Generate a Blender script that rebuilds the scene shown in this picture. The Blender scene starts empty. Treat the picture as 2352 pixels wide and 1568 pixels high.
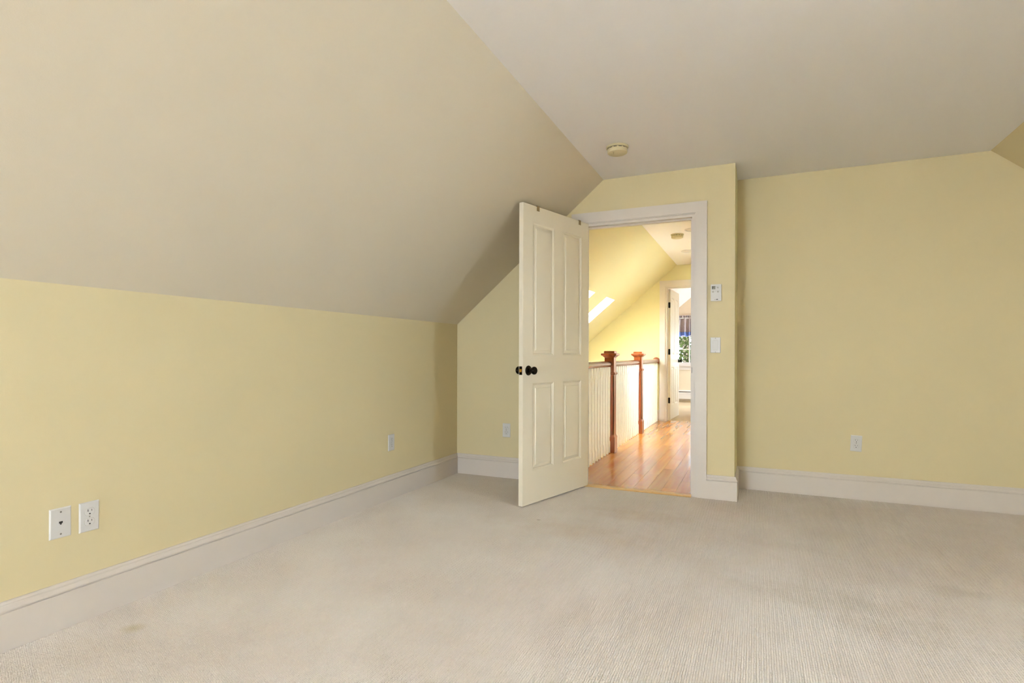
import bpy, bmesh, math, random
from mathutils import Vector, Matrix
random.seed(7)
PI = math.pi
S = bpy.context.scene
COL = S.collection

# ------------------------------------------------------------------ camera
W_PX, H_PX = 2352, 1568
CAM_F, CAM_SY = 1261.66, 28.92            # focal length and vertical shift in pixels
cd = bpy.data.cameras.new('camera')
cam = bpy.data.objects.new('camera', cd)
COL.objects.link(cam)
cd.sensor_fit = 'HORIZONTAL'
cd.sensor_width = 36.0
cd.lens = CAM_F / W_PX * 36.0
cd.shift_y = CAM_SY / W_PX
cd.clip_start = 0.02
cd.clip_end = 200
YAW, ROLL = 0.4181, 0.0029
cam.matrix_world = (Matrix.Translation((2.3745, -4.1722, 1.0275)) @ Matrix.Rotation(YAW, 4, 'Z')
                    @ Matrix.Rotation(PI / 2, 4, 'X') @ Matrix.Rotation(ROLL, 4, 'Z'))
S.camera = cam

# ------------------------------------------------------------------ light and exposure
world = bpy.data.worlds.new('overcast_sky')
S.world = world
world.use_nodes = True
bg = world.node_tree.nodes['Background']
bg.inputs['Color'].default_value = (0.70, 0.85, 1.0, 1)
bg.inputs['Strength'].default_value = 17.0
vs = S.view_settings
vs.view_transform = 'Standard'
vs.look = 'None'
vs.gamma = 1.0
vs.use_curve_mapping = False
vs.exposure = 2.1

sl = bpy.data.lights.new('sun', 'SUN')
sl.energy = 42
sl.angle = math.radians(.6)
sl.color = (1, .97, .93)
sun = bpy.data.objects.new('sun', sl)
COL.objects.link(sun)
sun.rotation_euler = Vector((.12, -.66, -.75)).to_track_quat('-Z', 'Y').to_euler()


def portal(loc, normal, sx, sy):
    """sampling portal lying in a window opening (guides the sky light, gives none itself)"""
    l = bpy.data.lights.new('window_portal', 'AREA')
    l.shape = 'RECTANGLE'
    l.size, l.size_y = sx, sy
    l.cycles.is_portal = True
    o = bpy.data.objects.new('window_portal', l)
    COL.objects.link(o)
    o.location = loc
    o.rotation_euler = Vector(normal).to_track_quat('-Z', 'Z').to_euler()
    return o


# ------------------------------------------------------------------ materials
def srgb(r, g, b):
    f = lambda c: (c / 255) / 12.92 if c / 255 <= .04045 else ((c / 255 + .055) / 1.055) ** 2.4
    return (f(r), f(g), f(b), 1)


MATS = {}


def mat(name, col, rough=.5, metal=0., spec=.5, coat=0., noise=None, bump=None, rnd=0.):
    """procedural principled material; noise=(scale, amount), bump=(scale, distance)"""
    m = bpy.data.materials.new(name)
    m.use_nodes = True
    nt = m.node_tree
    p = nt.nodes['Principled BSDF']
    c = srgb(*col)
    p.inputs['Base Color'].default_value = c
    p.inputs['Roughness'].default_value = rough
    p.inputs['Metallic'].default_value = metal
    p.inputs['Specular IOR Level'].default_value = spec
    p.inputs['Coat Weight'].default_value = coat
    p.inputs['Coat Roughness'].default_value = .08
    geo = nt.nodes.new('ShaderNodeNewGeometry')
    if noise:
        n = nt.nodes.new('ShaderNodeTexNoise')
        n.inputs['Scale'].default_value = noise[0]
        n.inputs['Detail'].default_value = 4
        nt.links.new(geo.outputs['Position'], n.inputs['Vector'])
        mx = nt.nodes.new('ShaderNodeMix')
        mx.data_type = 'RGBA'
        a = noise[1]
        mx.inputs['A'].default_value = tuple(min(1, x * (1 - a)) for x in c[:3]) + (1,)
        mx.inputs['B'].default_value = tuple(min(1, x * (1 + a)) for x in c[:3]) + (1,)
        nt.links.new(n.outputs['Fac'], mx.inputs['Factor'])
        nt.links.new(mx.outputs['Result'], p.inputs['Base Color'])
    if bump:
        n = nt.nodes.new('ShaderNodeTexNoise')
        n.inputs['Scale'].default_value = bump[0]
        n.inputs['Detail'].default_value = 3
        nt.links.new(geo.outputs['Position'], n.inputs['Vector'])
        b = nt.nodes.new('ShaderNodeBump')
        b.inputs['Distance'].default_value = bump[1]
        b.inputs['Strength'].default_value = .5
        nt.links.new(n.outputs['Fac'], b.inputs['Height'])
        nt.links.new(b.outputs['Normal'], p.inputs['Normal'])
    MATS[name] = m
    return m


YELLOW = mat('yellow_wall_paint', (230, 213, 172), .62, spec=.3, noise=(.8, .012), bump=(260, .0004))
SLOPE = mat('yellow_paint_light_greyed', (229, 216, 196), .62, spec=.3, noise=(.8, .012), bump=(260, .0004))  # wall yellow with the greying of cool light put into the colour
CEIL = mat('white_ceiling_paint', (250, 244, 242), .7, spec=.25, noise=(1.2, .01), bump=(240, .0004))
HALLY = mat('hall_yellow_paint', (232, 220, 172), .62, spec=.3, noise=(.8, .012))
BEIGE = mat('beige_wall_paint', (232, 214, 186), .62, spec=.3, noise=(1, .012))
PINKW = mat('pinkish_white_ceiling_paint', (226, 208, 198), .7, spec=.25, noise=(1, .01))
TRIM = mat('white_trim_paint', (226, 214, 205), .38, noise=(6, .015), bump=(60, .0002))
DOORP = mat('white_door_paint', (246, 234, 214), .36, noise=(5, .015), bump=(45, .0002))
PLASTIC = mat('white_plastic', (224, 219, 217), .35, noise=(30, .01))
IVORY = mat('ivory_plastic', (222, 206, 166), .4, noise=(30, .03))
SLOT = mat('dark_slot', (42, 34, 28), .7, noise=(80, .1))
SCREW = mat('screw_metal', (165, 160, 152), .35, metal=.8, noise=(90, .1))
BRONZE = mat('dark_bronze', (40, 32, 24), .22, metal=.9, noise=(40, .15))
BLACKM = mat('black_metal', (34, 30, 26), .4, metal=.6, noise=(40, .1))
BRASS = mat('brass', (200, 150, 70), .25, metal=1., noise=(60, .08))
NICKEL = mat('nickel', (150, 145, 138), .3, metal=1., noise=(60, .08))
BROWNCLIP = mat('tan_hook_plastic', (150, 126, 84), .35, noise=(60, .08))
LCD = mat('grey_lcd', (176, 172, 156), .3, noise=(60, .02))
INK = mat('dark_ink', (58, 50, 44), .6, noise=(60, .05))
FAINT = mat('faint_grey', (200, 193, 183), .5, noise=(60, .05))  # also paints the gap shade around the receptacles
BALW = mat('white_baluster_paint', (248, 246, 242), .35, noise=(8, .012))
OAKSTRIP = mat('oak_threshold_wood', (226, 184, 122), .35, noise=(30, .06))
VALANCE = mat('mauve_fabric', (176, 160, 158), .9, noise=(40, .08))
BLUEF = mat('blue_fabric', (118, 140, 206), .85, noise=(60, .1))
BARK = mat('tree_bark', (84, 70, 56), .9, noise=(14, .25), bump=(30, .01))
GROUND = mat('bounce_ground', (168, 170, 170), .95, noise=(2, .2))  # pale grey chosen to bounce daylight up to the ceilings
CARPET2 = mat('beige_room_carpet', (205, 178, 142), .95, noise=(3, .06), bump=(220, .004))
HEATER = mat('white_heater_enamel', (236, 228, 220), .4, noise=(6, .012))
FIN = mat('heater_fins', (120, 108, 92), .5, metal=.5, noise=(60, .1))


def leaf_material():
    m = mat('green_leaf', (34, 38, 18), .95, spec=.02, noise=(3, .35))
    m.node_tree.nodes['Principled BSDF'].inputs['Subsurface Weight'].default_value = 0
    return m


LEAF = leaf_material()


def glass_material():
    m = bpy.data.materials.new('window_glass')
    m.use_nodes = True
    nt = m.node_tree
    nt.nodes.remove(nt.nodes['Principled BSDF'])
    out = nt.nodes['Material Output']
    tr = nt.nodes.new('ShaderNodeBsdfTransparent')
    tr.inputs['Color'].default_value = (.95, .97, .96, 1)
    gl = nt.nodes.new('ShaderNodeBsdfGlossy')
    gl.inputs['Roughness'].default_value = .01
    fr = nt.nodes.new('ShaderNodeFresnel')
    fr.inputs['IOR'].default_value = 1.3
    mx = nt.nodes.new('ShaderNodeMixShader')
    nt.links.new(fr.outputs[0], mx.inputs[0])
    nt.links.new(tr.outputs[0], mx.inputs[1])
    nt.links.new(gl.outputs[0], mx.inputs[2])
    nt.links.new(mx.outputs[0], out.inputs['Surface'])
    return m


GLASS = glass_material()


def wood_material(name, dark, light, scale, stretch_axis, rough, coat, per_object=.0):
    """streaky wood; grain runs along stretch_axis"""
    m = bpy.data.materials.new(name)
    m.use_nodes = True
    nt = m.node_tree
    p = nt.nodes['Principled BSDF']
    tc = nt.nodes.new('ShaderNodeTexCoord')
    mp = nt.nodes.new('ShaderNodeMapping')
    s = [scale] * 3
    s[stretch_axis] = scale * .06
    mp.inputs['Scale'].default_value = s
    geo = nt.nodes.new('ShaderNodeNewGeometry')
    oi = nt.nodes.new('ShaderNodeObjectInfo')
    add = nt.nodes.new('ShaderNodeVectorMath')
    add.operation = 'MULTIPLY_ADD'
    cmb = nt.nodes.new('ShaderNodeCombineXYZ')
    for k in range(3):
        nt.links.new(oi.outputs['Random'], cmb.inputs[k])
    nt.links.new(cmb.outputs[0], add.inputs[0])
    add.inputs[1].default_value = (13, 17, 11)
    nt.links.new(geo.outputs['Position'], add.inputs[2])
    nt.links.new(add.outputs[0], mp.inputs['Vector'])
    n = nt.nodes.new('ShaderNodeTexNoise')
    n.inputs['Scale'].default_value = 1
    n.inputs['Detail'].default_value = 6
    n.inputs['Distortion'].default_value = .6
    nt.links.new(mp.outputs[0], n.inputs['Vector'])
    rp = nt.nodes.new('ShaderNodeValToRGB')
    rp.color_ramp.elements[0].position = .3
    rp.color_ramp.elements[0].color = srgb(*dark)
    rp.color_ramp.elements[1].position = .7
    rp.color_ramp.elements[1].color = srgb(*light)
    nt.links.new(n.outputs['Fac'], rp.inputs['Fac'])
    if per_object:
        hs = nt.nodes.new('ShaderNodeHueSaturation')
        mr = nt.nodes.new('ShaderNodeMapRange')
        mr.inputs['To Min'].default_value = 1 - per_object
        mr.inputs['To Max'].default_value = 1 + per_object
        nt.links.new(oi.outputs['Random'], mr.inputs['Value'])
        nt.links.new(mr.outputs[0], hs.inputs['Value'])
        nt.links.new(rp.outputs[0], hs.inputs['Color'])
        nt.links.new(hs.outputs[0], p.inputs['Base Color'])
    else:
        nt.links.new(rp.outputs[0], p.inputs['Base Color'])
    p.inputs['Roughness'].default_value = rough
    p.inputs['Coat Weight'].default_value = coat
    p.inputs['Coat Roughness'].default_value = .06
    return m


PLANK = wood_material('honey_wood_plank', (186, 110, 34), (210, 142, 58), 20, 1, .22, .12, .12)
CHERRY = wood_material('cherry_newel_wood', (140, 64, 24), (186, 98, 42), 22, 2, .3, .4)
CHERRYR = wood_material('cherry_rail_wood', (104, 52, 30), (140, 80, 50), 22, 1, .25, .5)


def carpet_material():
    m = bpy.data.materials.new('beige_loop_carpet')
    m.use_nodes = True
    nt = m.node_tree
    p = nt.nodes['Principled BSDF']
    p.inputs['Roughness'].default_value = .95
    p.inputs['Specular IOR Level'].default_value = .1
    geo = nt.nodes.new('ShaderNodeNewGeometry')
    n = nt.nodes.new('ShaderNodeTexNoise')
    n.inputs['Scale'].default_value = 2.2
    n.inputs['Detail'].default_value = 6
    nt.links.new(geo.outputs['Position'], n.inputs['Vector'])
    rp = nt.nodes.new('ShaderNodeValToRGB')
    rp.color_ramp.elements[0].position = .3
    rp.color_ramp.elements[0].color = srgb(228, 215, 205)
    rp.color_ramp.elements[1].position = .7
    rp.color_ramp.elements[1].color = srgb(236, 226, 218)
    nt.links.new(n.outputs['Fac'], rp.inputs['Fac'])
    last = rp.outputs[0]
    # worn stains: (x, y, radius x, radius y, colour, strength)
    spots = [(2.62, -1.52, .34, .15, (180, 164, 138), .42), (2.86, -1.70, .26, .12, (184, 168, 142), .28),
             (2.50, -.86, .22, .09, (188, 168, 138), .3), (3.02, -1.62, .3, .2, (190, 174, 148), .2),
             (1.72, -.62, .3, .14, (200, 168, 130), .4), (1.40, -1.1, .45, .2, (204, 172, 134), .3),
             (.24, -2.87, .04, .035, (190, 168, 84), .6), (1.14, -.98, .015, .012, (120, 90, 60), .8),
             (3.18, -1.2, .12, .07, (165, 148, 118), .4), (3.1, -2.0, .35, .25, (200, 182, 150), .25)]
    for x, y, rx, ry, c, s in spots:
        sub = nt.nodes.new('ShaderNodeVectorMath')
        sub.operation = 'SUBTRACT'
        nt.links.new(geo.outputs['Position'], sub.inputs[0])
        sub.inputs[1].default_value = (x, y, 0)
        mul = nt.nodes.new('ShaderNodeVectorMath')
        mul.operation = 'MULTIPLY'
        mul.inputs[1].default_value = (1 / rx, 1 / ry, 0)
        nt.links.new(sub.outputs[0], mul.inputs[0])
        ln = nt.nodes.new('ShaderNodeVectorMath')
        ln.operation = 'LENGTH'
        nt.links.new(mul.outputs[0], ln.inputs[0])
        ad = nt.nodes.new('ShaderNodeMath')
        ad.operation = 'MULTIPLY_ADD'
        nn = nt.nodes.new('ShaderNodeTexNoise')
        nn.inputs['Scale'].default_value = 9
        nn.inputs['Detail'].default_value = 5
        nt.links.new(geo.outputs['Position'], nn.inputs['Vector'])
        nt.links.new(nn.outputs['Fac'], ad.inputs[0])
        ad.inputs[1].default_value = 2.2
        nt.links.new(ln.outputs['Value'], ad.inputs[2])
        mr = nt.nodes.new('ShaderNodeMapRange')
        mr.inputs['From Min'].default_value = .7
        mr.inputs['From Max'].default_value = 2.3
        mr.inputs['To Min'].default_value = s * .75
        mr.inputs['To Max'].default_value = 0
        nt.links.new(ad.outputs[0], mr.inputs['Value'])
        mx = nt.nodes.new('ShaderNodeMix')
        mx.data_type = 'RGBA'
        nt.links.new(mr.outputs[0], mx.inputs['Factor'])
        nt.links.new(last, mx.inputs['A'])
        mx.inputs['B'].default_value = srgb(*c)
        last = mx.outputs['Result']
    nt.links.new(last, p.inputs['Base Color'])
    return m


CARPET = carpet_material()


# ------------------------------------------------------------------ helpers
class MB:
    """collects shapes; build() links them as ONE mesh object"""

    def __init__(self):
        self.v, self.f = [], []

    def add(self, vs, fs):
        b = len(self.v)
        self.v += [tuple(p) for p in vs]
        self.f += [tuple(b + i for i in f) for f in fs]
        return self

    def box(self, a, b):
        (x0, y0, z0), (x1, y1, z1) = a, b
        vs = [(x0, y0, z0), (x1, y0, z0), (x1, y1, z0), (x0, y1, z0),
              (x0, y0, z1), (x1, y0, z1), (x1, y1, z1), (x0, y1, z1)]
        return self.add(vs, [(0, 3, 2, 1), (4, 5, 6, 7), (0, 1, 5, 4), (1, 2, 6, 5), (2, 3, 7, 6), (3, 0, 4, 7)])

    def prism(self, poly, axis, a, b):
        """extrude a 2D polygon along axis ('x','y','z') from a to b"""
        def P(p, t):
            return {'x': (t, p[0], p[1]), 'y': (p[0], t, p[1]), 'z': (p[0], p[1], t)}[axis]
        n = len(poly)
        vs = [P(p, a) for p in poly] + [P(p, b) for p in poly]
        fs = [tuple(range(n))[::-1], tuple(range(n, 2 * n))]
        fs += [(i, (i + 1) % n, n + (i + 1) % n, n + i) for i in range(n)]
        return self.add(vs, fs)

    def lathe(self, prof, axis='z', seg=32, org=(0, 0, 0)):
        """revolve (radius, height) pairs about axis through org"""
        vs = []
        for r, h in prof:
            for k in range(seg):
                a = 2 * PI * k / seg
                c, s = r * math.cos(a), r * math.sin(a)
                q = {'z': (c, s, h), 'y': (c, h, s), 'x': (h, c, s)}[axis]
                vs.append(tuple(q[i] + org[i] for i in range(3)))
        fs = []
        for j in range(len(prof) - 1):
            for k in range(seg):
                fs.append((j * seg + k, j * seg + (k + 1) % seg, (j + 1) * seg + (k + 1) % seg, (j + 1) * seg + k))
        fs.append(tuple(range(seg))[::-1])
        fs.append(tuple((len(prof) - 1) * seg + k for k in range(seg)))
        return self.add(vs, fs)

    def rings(self, rings, closed_ends=True):
        """loft successive vertex rings of equal length"""
        n = len(rings[0])
        vs = [p for r in rings for p in r]
        fs = []
        for j in range(len(rings) - 1):
            for k in range(n):
                fs.append((j * n + k, j * n + (k + 1) % n, (j + 1) * n + (k + 1) % n, (j + 1) * n + k))
        if closed_ends:
            fs.append(tuple(range(n))[::-1])
            fs.append(tuple((len(rings) - 1) * n + k for k in range(n)))
        return self.add(vs, fs)

    def build(self, name, material, parent=None, smooth=False, bevel=0., loc=None):
        me = bpy.data.meshes.new(name)
        me.from_pydata(self.v, [], self.f)
        bm = bmesh.new()
        bm.from_mesh(me)
        bmesh.ops.recalc_face_normals(bm, faces=bm.faces)
        if bevel:
            bmesh.ops.bevel(bm, geom=list(bm.edges), offset=bevel, segments=2, affect='EDGES', clamp_overlap=True)
        bm.to_mesh(me)
        bm.free()
        me.materials.append(material)
        if smooth:
            me.polygons.foreach_set('use_smooth', [True] * len(me.polygons))
            me.set_sharp_from_angle(angle=math.radians(38))
        o = bpy.data.objects.new(name, me)
        COL.objects.link(o)
        if parent is not None:
            o.parent = parent
        if loc is not None:
            o.location = loc
        return o


def tag(o, label=None, cat=None, group=None, kind=None):
    if label:
        o['label'] = label
    if cat:
        o['category'] = cat
    if group:
        o['group'] = group
    if kind:
        o['kind'] = kind
    return o


def struct(o, label, cat='wall'):
    return tag(o, label, cat, kind='structure')


def empty(name, mtx=None, loc=None):
    o = bpy.data.objects.new(name, None)
    o.empty_display_size = .05
    COL.objects.link(o)
    if mtx is not None:
        o.matrix_world = mtx
    if loc is not None:
        o.location = loc
    return o


def copy_tree(o, parent=None):
    c = o.copy()
    COL.objects.link(c)
    if parent is not None:
        c.parent = parent
    for ch in list(o.children):
        copy_tree(ch, c)
    return c


def tree_copy_thing(o, mtx, label):
    kids = list(o.children)
    c = o.copy()
    COL.objects.link(c)
    c.matrix_world = mtx
    c['label'] = label
    for k in kids:
        copy_tree(k, c)
    return c


# wall mounting frames: local x = right along the wall seen from the room, local y = into the wall, local z = up
def wall_frame(face, u, z, tilt=0.):
    if face == 'left':        # x = 0, room on +x ; seen from the room right is +y
        base = Matrix(((0, -1, 0, 0), (1, 0, 0, 0), (0, 0, 1, 0), (0, 0, 0, 1)))
        loc = (0, u, z)
    elif face == 'back':
        base = Matrix.Identity(4)
        loc = (u, 0, z)
    elif face == 'recess':
        base = Matrix.Identity(4)
        loc = (u, REC, z)
    return Matrix.Translation(loc) @ base @ Matrix.Rotation(tilt, 4, 'Y')


# ------------------------------------------------------------------ dimensions
ZK, ZC = 1.284, 2.378          # knee wall and ceiling heights
XS, XR = 1.291, 3.785          # where the slopes meet the flat ceiling
XB, REC = 2.238, .422          # corner of the door wall, depth of the recess
XW = 5.08                      # right knee wall
YF = -9.0                      # wall behind the camera
WT = .115                      # door wall thickness
OL, OR_, OZ = 1.125, 1.967, 2.046   # door opening in the wall
K = (ZC - ZK) / XS             # roof pitch
HZC, HXS = 2.400, 1.262        # hall ceiling
HY = 4.55                      # far wall of the hall
FY = 8.2                       # far wall of the far room
hz = lambda x: HZC - K * (HXS - x)
bzs = lambda x: min(ZC, ZK + K * x, ZK + K * (XW - x))

# ------------------------------------------------------------------ the bedroom shell
m = MB()
m.box((-.12, YF - .1, -.1), (0, WT, ZK + .03))
struct(m.build('wall_left', YELLOW), 'pale yellow knee wall below the long sloped ceiling')

RS = (-6.75, -6.15, .35, 1.0)          # unseen skylight added to light the bedroom, in the left slope behind the camera
bz = lambda x: ZK + K * x


def bslab(m, x0, x1, y0, y1, t=.1):
    m.prism([(x0, bz(x0)), (x1, bz(x1)), (x1, bz(x1) + t), (x0, bz(x0) + t)], 'y', y0, y1)


m = MB()
bslab(m, -.12, XS, RS[1], .06)
bslab(m, -.12, XS, YF - .1, RS[0])
bslab(m, -.12, RS[2], RS[0], RS[1])
bslab(m, RS[3], XS, RS[0], RS[1])
struct(m.build('ceiling_slope_left', SLOPE), 'pale yellow sloped ceiling rising from the knee wall', 'ceiling')

m = MB()
m.box((XS - .0, YF - .1, ZC), (XR, REC + .1, ZC + .1))
struct(m.build('ceiling', CEIL), 'flat white ceiling of the bedroom with the smoke detector', 'ceiling')

# deep dormer added for light on the right, out of view
DY0, DY1, XD = -3.55, -2.45, 6.05
DZ0, DZ1, DM = .80, 1.85, .22
rz = lambda x: ZK + K * (XW - x)


def rslab(m, x0, x1, y0, y1, t=.1):
    m.prism([(x0, rz(x0)), (x1, rz(x1)), (x1, rz(x1) + t), (x0, rz(x0) + t)], 'y', y0, y1)


m = MB()
rslab(m, XR, XW + .12, DY1, REC + .1)
rslab(m, XR, XW + .12, YF - .1, DY0)
struct(m.build('ceiling_slope_right', YELLOW), 'yellow sloped ceiling coming down beyond the recessed wall', 'ceiling')

m = MB()
m.box((XW, YF - .1, -.1), (XW + .1, DY0, ZK + .03))
m.box((XW, DY1, -.1), (XW + .1, REC + .1, ZK + .03))
m.box((XD, DY0, -.1), (XD + .1, DY1, DZ0))
m.box((XD, DY0, DZ1), (XD + .1, DY1, ZC + .05))
m.box((XD, DY0, DZ0), (XD + .1, DY0 + DM, DZ1))
m.box((XD, DY1 - DM, DZ0), (XD + .1, DY1, DZ1))
for y0, y1 in ((DY0 - .06, DY0), (DY1, DY1 + .06)):
    m.prism([(XR, ZC), (XW, ZK), (XW, -.1), (XD + .1, -.1), (XD + .1, ZC + .05), (XR, ZC + .05)], 'y', y0, y1)
struct(m.build('wall_right', YELLOW), 'yellow right knee wall with an added, unseen deep dormer')
m = MB()
m.box((XR, DY0 - .06, ZC), (XD + .1, DY1 + .06, ZC + .08))
struct(m.build('ceiling_added_dormer', CEIL), 'white ceiling of the added dormer', 'ceiling')

# door wall with the opening, and its return towards the recess
m = MB()
m.prism([(0, -.1), (OL, -.1), (OL, ZK + K * OL + .02), (0, ZK + .02)], 'y', 0, WT)
m.prism([(OL, OZ), (OR_, OZ), (OR_, ZC + .02), (XS, ZC + .02), (OL, ZK + K * OL + .02)], 'y', 0, WT)
m.box((OR_, 0, -.1), (XB, WT, ZC + .02))
m.box((XB - .1, WT, -.1), (XB, REC + .1, ZC + .02))
struct(m.build('wall_back', YELLOW), 'pale yellow wall holding the open white door')

m = MB()
m.prism([(XB, -.1), (XW, -.1), (XW, ZK + .02), (XR, ZC + .02), (XB, ZC + .02)], 'y', REC, REC + .1)
struct(m.build('wall_recess', YELLOW), 'pale yellow recessed wall right of the door')

# gable wall behind the camera, with an opening for the added light window
GX0, GX1, GZ0, GZ1 = .36, 1.36, .25, 1.57
m = MB()
m.prism([(0, -.1), (GX0, -.1), (GX0, ZK + K * GX0 + .02), (0, ZK + .02)], 'y', YF - .1, YF)
m.box((GX0, YF - .1, -.1), (GX1, YF, GZ0))
m.prism([(GX0, GZ1), (GX1, GZ1), (GX1, ZC + .02), (XS, ZC + .02), (GX0, ZK + K * GX0 + .02)], 'y', YF - .1, YF)
m.prism([(GX1, -.1), (XW, -.1), (XW, ZK + .02), (XR, ZC + .02), (GX1, ZC + .02)], 'y', YF - .1, YF)
struct(m.build('wall_front', YELLOW), 'yellow gable wall behind the camera')

m = MB()
m.box((0, YF, -.1), (XW, 0, -.0050))
m.box((XB, 0, -.1), (XW, REC, -.0050))
m.box((XW, DY0, -.1), (XD, DY1, -.0050))
struct(m.build('floor', CARPET), 'bedroom floor under the looped beige carpet', 'floor')


# ------------------------------------------------------------------ carpet pile (loops in rows, tiled by geometry nodes)
def make_carpet():
    tw, th = XB / 3, REC
    nr, nl = 96, 72
    seg = 7
    rnd = random.Random(3)
    vs, fs = [], []
    dx, dy = tw / nr, th / nl
    for i in range(nr):
        off = .5 * (i % 2)
        for j in range(nl):
            cx = -tw / 2 + (i + .5) * dx + rnd.uniform(-.0007, .0007)
            cy = -th / 2 + (j + off + .25) * dy + rnd.uniform(-.0010, .0010)
            if i % 2 == 0:           # full ridge of close loops
                rx, ry, h, tilt = dx * .58, dy * .78, rnd.uniform(.0074, .0086), rnd.uniform(-.2, .2)
            else:                    # twisted loops with open pits between
                rx, ry, h, tilt = dx * .56, dy * .44, rnd.uniform(.0062, .0086), rnd.uniform(.3, .8)
            rx *= rnd.uniform(.9, 1.08)
            ry *= rnd.uniform(.88, 1.1)
            ct, st = math.cos(tilt), math.sin(tilt)
            a0 = rnd.uniform(0, 6.28)
            b = len(vs)
            for (q, zz) in ((1., .35), (.84, .74)):
                for k in range(seg):
                    a = a0 + 2 * PI * k / seg
                    ex, ey = rx * q * math.cos(a), ry * q * math.sin(a)
                    vs.append((cx + ex * ct - ey * st, cy + ex * st + ey * ct, -.0085 + h * zz))
            vs.append((cx, cy, -.0085 + h))
            for k in range(seg):
                k2 = (k + 1) % seg
                fs.append((b + k, b + k2, b + seg + k2, b + seg + k))
                fs.append((b + seg + k, b + seg + k2, b + 2 * seg))
    me = bpy.data.meshes.new('carpet_pile')
    me.from_pydata(vs, [], fs)
    me.materials.append(CARPET)
    me.polygons.foreach_set('use_smooth', [True] * len(me.polygons))
    o = bpy.data.objects.new('carpet_pile', me)
    COL.objects.link(o)
    tag(o, 'beige looped carpet covering the whole bedroom floor', 'carpet', kind='stuff')
    ng = bpy.data.node_groups.new('carpet_rows', 'GeometryNodeTree')
    ng.interface.new_socket('Geometry', in_out='INPUT', socket_type='NodeSocketGeometry')
    ng.interface.new_socket('Geometry', in_out='OUTPUT', socket_type='NodeSocketGeometry')
    gi = ng.nodes.new('NodeGroupInput')
    go = ng.nodes.new('NodeGroupOutput')
    jn = ng.nodes.new('GeometryNodeJoinGeometry')
    nyt = 22
    for (nx, ny, cx, cy) in ((7, nyt, 3.5 * tw, -nyt * th / 2), (4, 1, XB + 2 * tw, th / 2)):
        g = ng.nodes.new('GeometryNodeMeshGrid')
        g.inputs['Size X'].default_value = (nx - 1) * tw
        g.inputs['Size Y'].default_value = max(0., (ny - 1) * th)
        g.inputs['Vertices X'].default_value = nx
        g.inputs['Vertices Y'].default_value = max(2, ny) if ny > 1 else 2
        t = ng.nodes.new('GeometryNodeTransform')
        t.inputs['Translation'].default_value = (cx, cy, 0)
        ng.links.new(g.outputs['Mesh'], t.inputs['Geometry'])
        if ny == 1:                      # a grid needs two rows: merge them into one
            mg = ng.nodes.new('GeometryNodeMergeByDistance')
            ng.links.new(t.outputs[0], mg.inputs[0])
            src = mg.outputs[0]
        else:
            src = t.outputs[0]
        ip = ng.nodes.new('GeometryNodeInstanceOnPoints')
        ng.links.new(src, ip.inputs['Points'])
        ng.links.new(gi.outputs[0], ip.inputs['Instance'])
        rv = ng.nodes.new('FunctionNodeRandomValue')
        rv.data_type = 'INT'
        rv.inputs[4].default_value = 0
        rv.inputs[5].default_value = 1
        mu = ng.nodes.new('ShaderNodeMath')
        mu.operation = 'MULTIPLY'
        mu.inputs[1].default_value = PI
        ng.links.new(rv.outputs[2], mu.inputs[0])
        cx_ = ng.nodes.new('ShaderNodeCombineXYZ')
        ng.links.new(mu.outputs[0], cx_.inputs[2])
        ng.links.new(cx_.outputs[0], ip.inputs['Rotation'])
        ng.links.new(ip.outputs[0], jn.inputs[0])
    ng.links.new(jn.outputs[0], go.inputs[0])
    md = o.modifiers.new('carpet_rows', 'NODES')
    md.node_group = ng
    return o


make_carpet()

# ------------------------------------------------------------------ baseboards
BB = [(.0, -.012), (.018, -.012), (.018, .1285), (.0165, .1305), (.0130, .1310), (.0130, .1345),
      (.0185, .1350), (.0205, .1385), (.0195, .1430), (.0145, .1500), (.0125, .1530), (.0125, .1570),
      (.0100, .1585), (.0090, .1650), (.0070, .1680), (.0, .1680)]


def skirting(path, names, labels, prof=BB, material=None):
    """profile swept along the wall foot; the room lies on the right of travel; mitred at corners"""
    pts = [Vector(p) for p in path]
    dirs = [(pts[i + 1] - pts[i]).normalized() for i in range(len(pts) - 1)]
    nor = [Vector((d.y, -d.x)) for d in dirs]
    mit = []
    for i in range(len(pts)):
        if i == 0:
            mit.append(nor[0])
        elif i == len(pts) - 1:
            mit.append(nor[-1])
        else:
            a, b = nor[i - 1], nor[i]
            mm = (a + b)
            mit.append(mm / max(.2, mm.dot(a)))
    for i in range(len(dirs)):
        m = MB()
        rings = []
        for j in (i, i + 1):
            rings.append([(pts[j].x + mit[j].x * t, pts[j].y + mit[j].y * t, z) for t, z in prof])
        m.rings(rings)
        struct(m.build(names[i], material or TRIM), labels[i], 'baseboard')


skirting([(0, YF), (0, 0), (1.034, 0)], ['baseboard_left', 'baseboard_back'],
         ['tall white baseboard along the left knee wall', 'short white baseboard behind the open door'])
skirting([(2.049, 0), (XB, 0), (XB, REC), (XW, REC)], ['baseboard_jog', 'baseboard_return', 'baseboard_recess'],
         ['short white baseboard between door casing and wall corner', 'white baseboard on the shaded wall return',
          'white baseboard along the recessed wall'])


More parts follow.
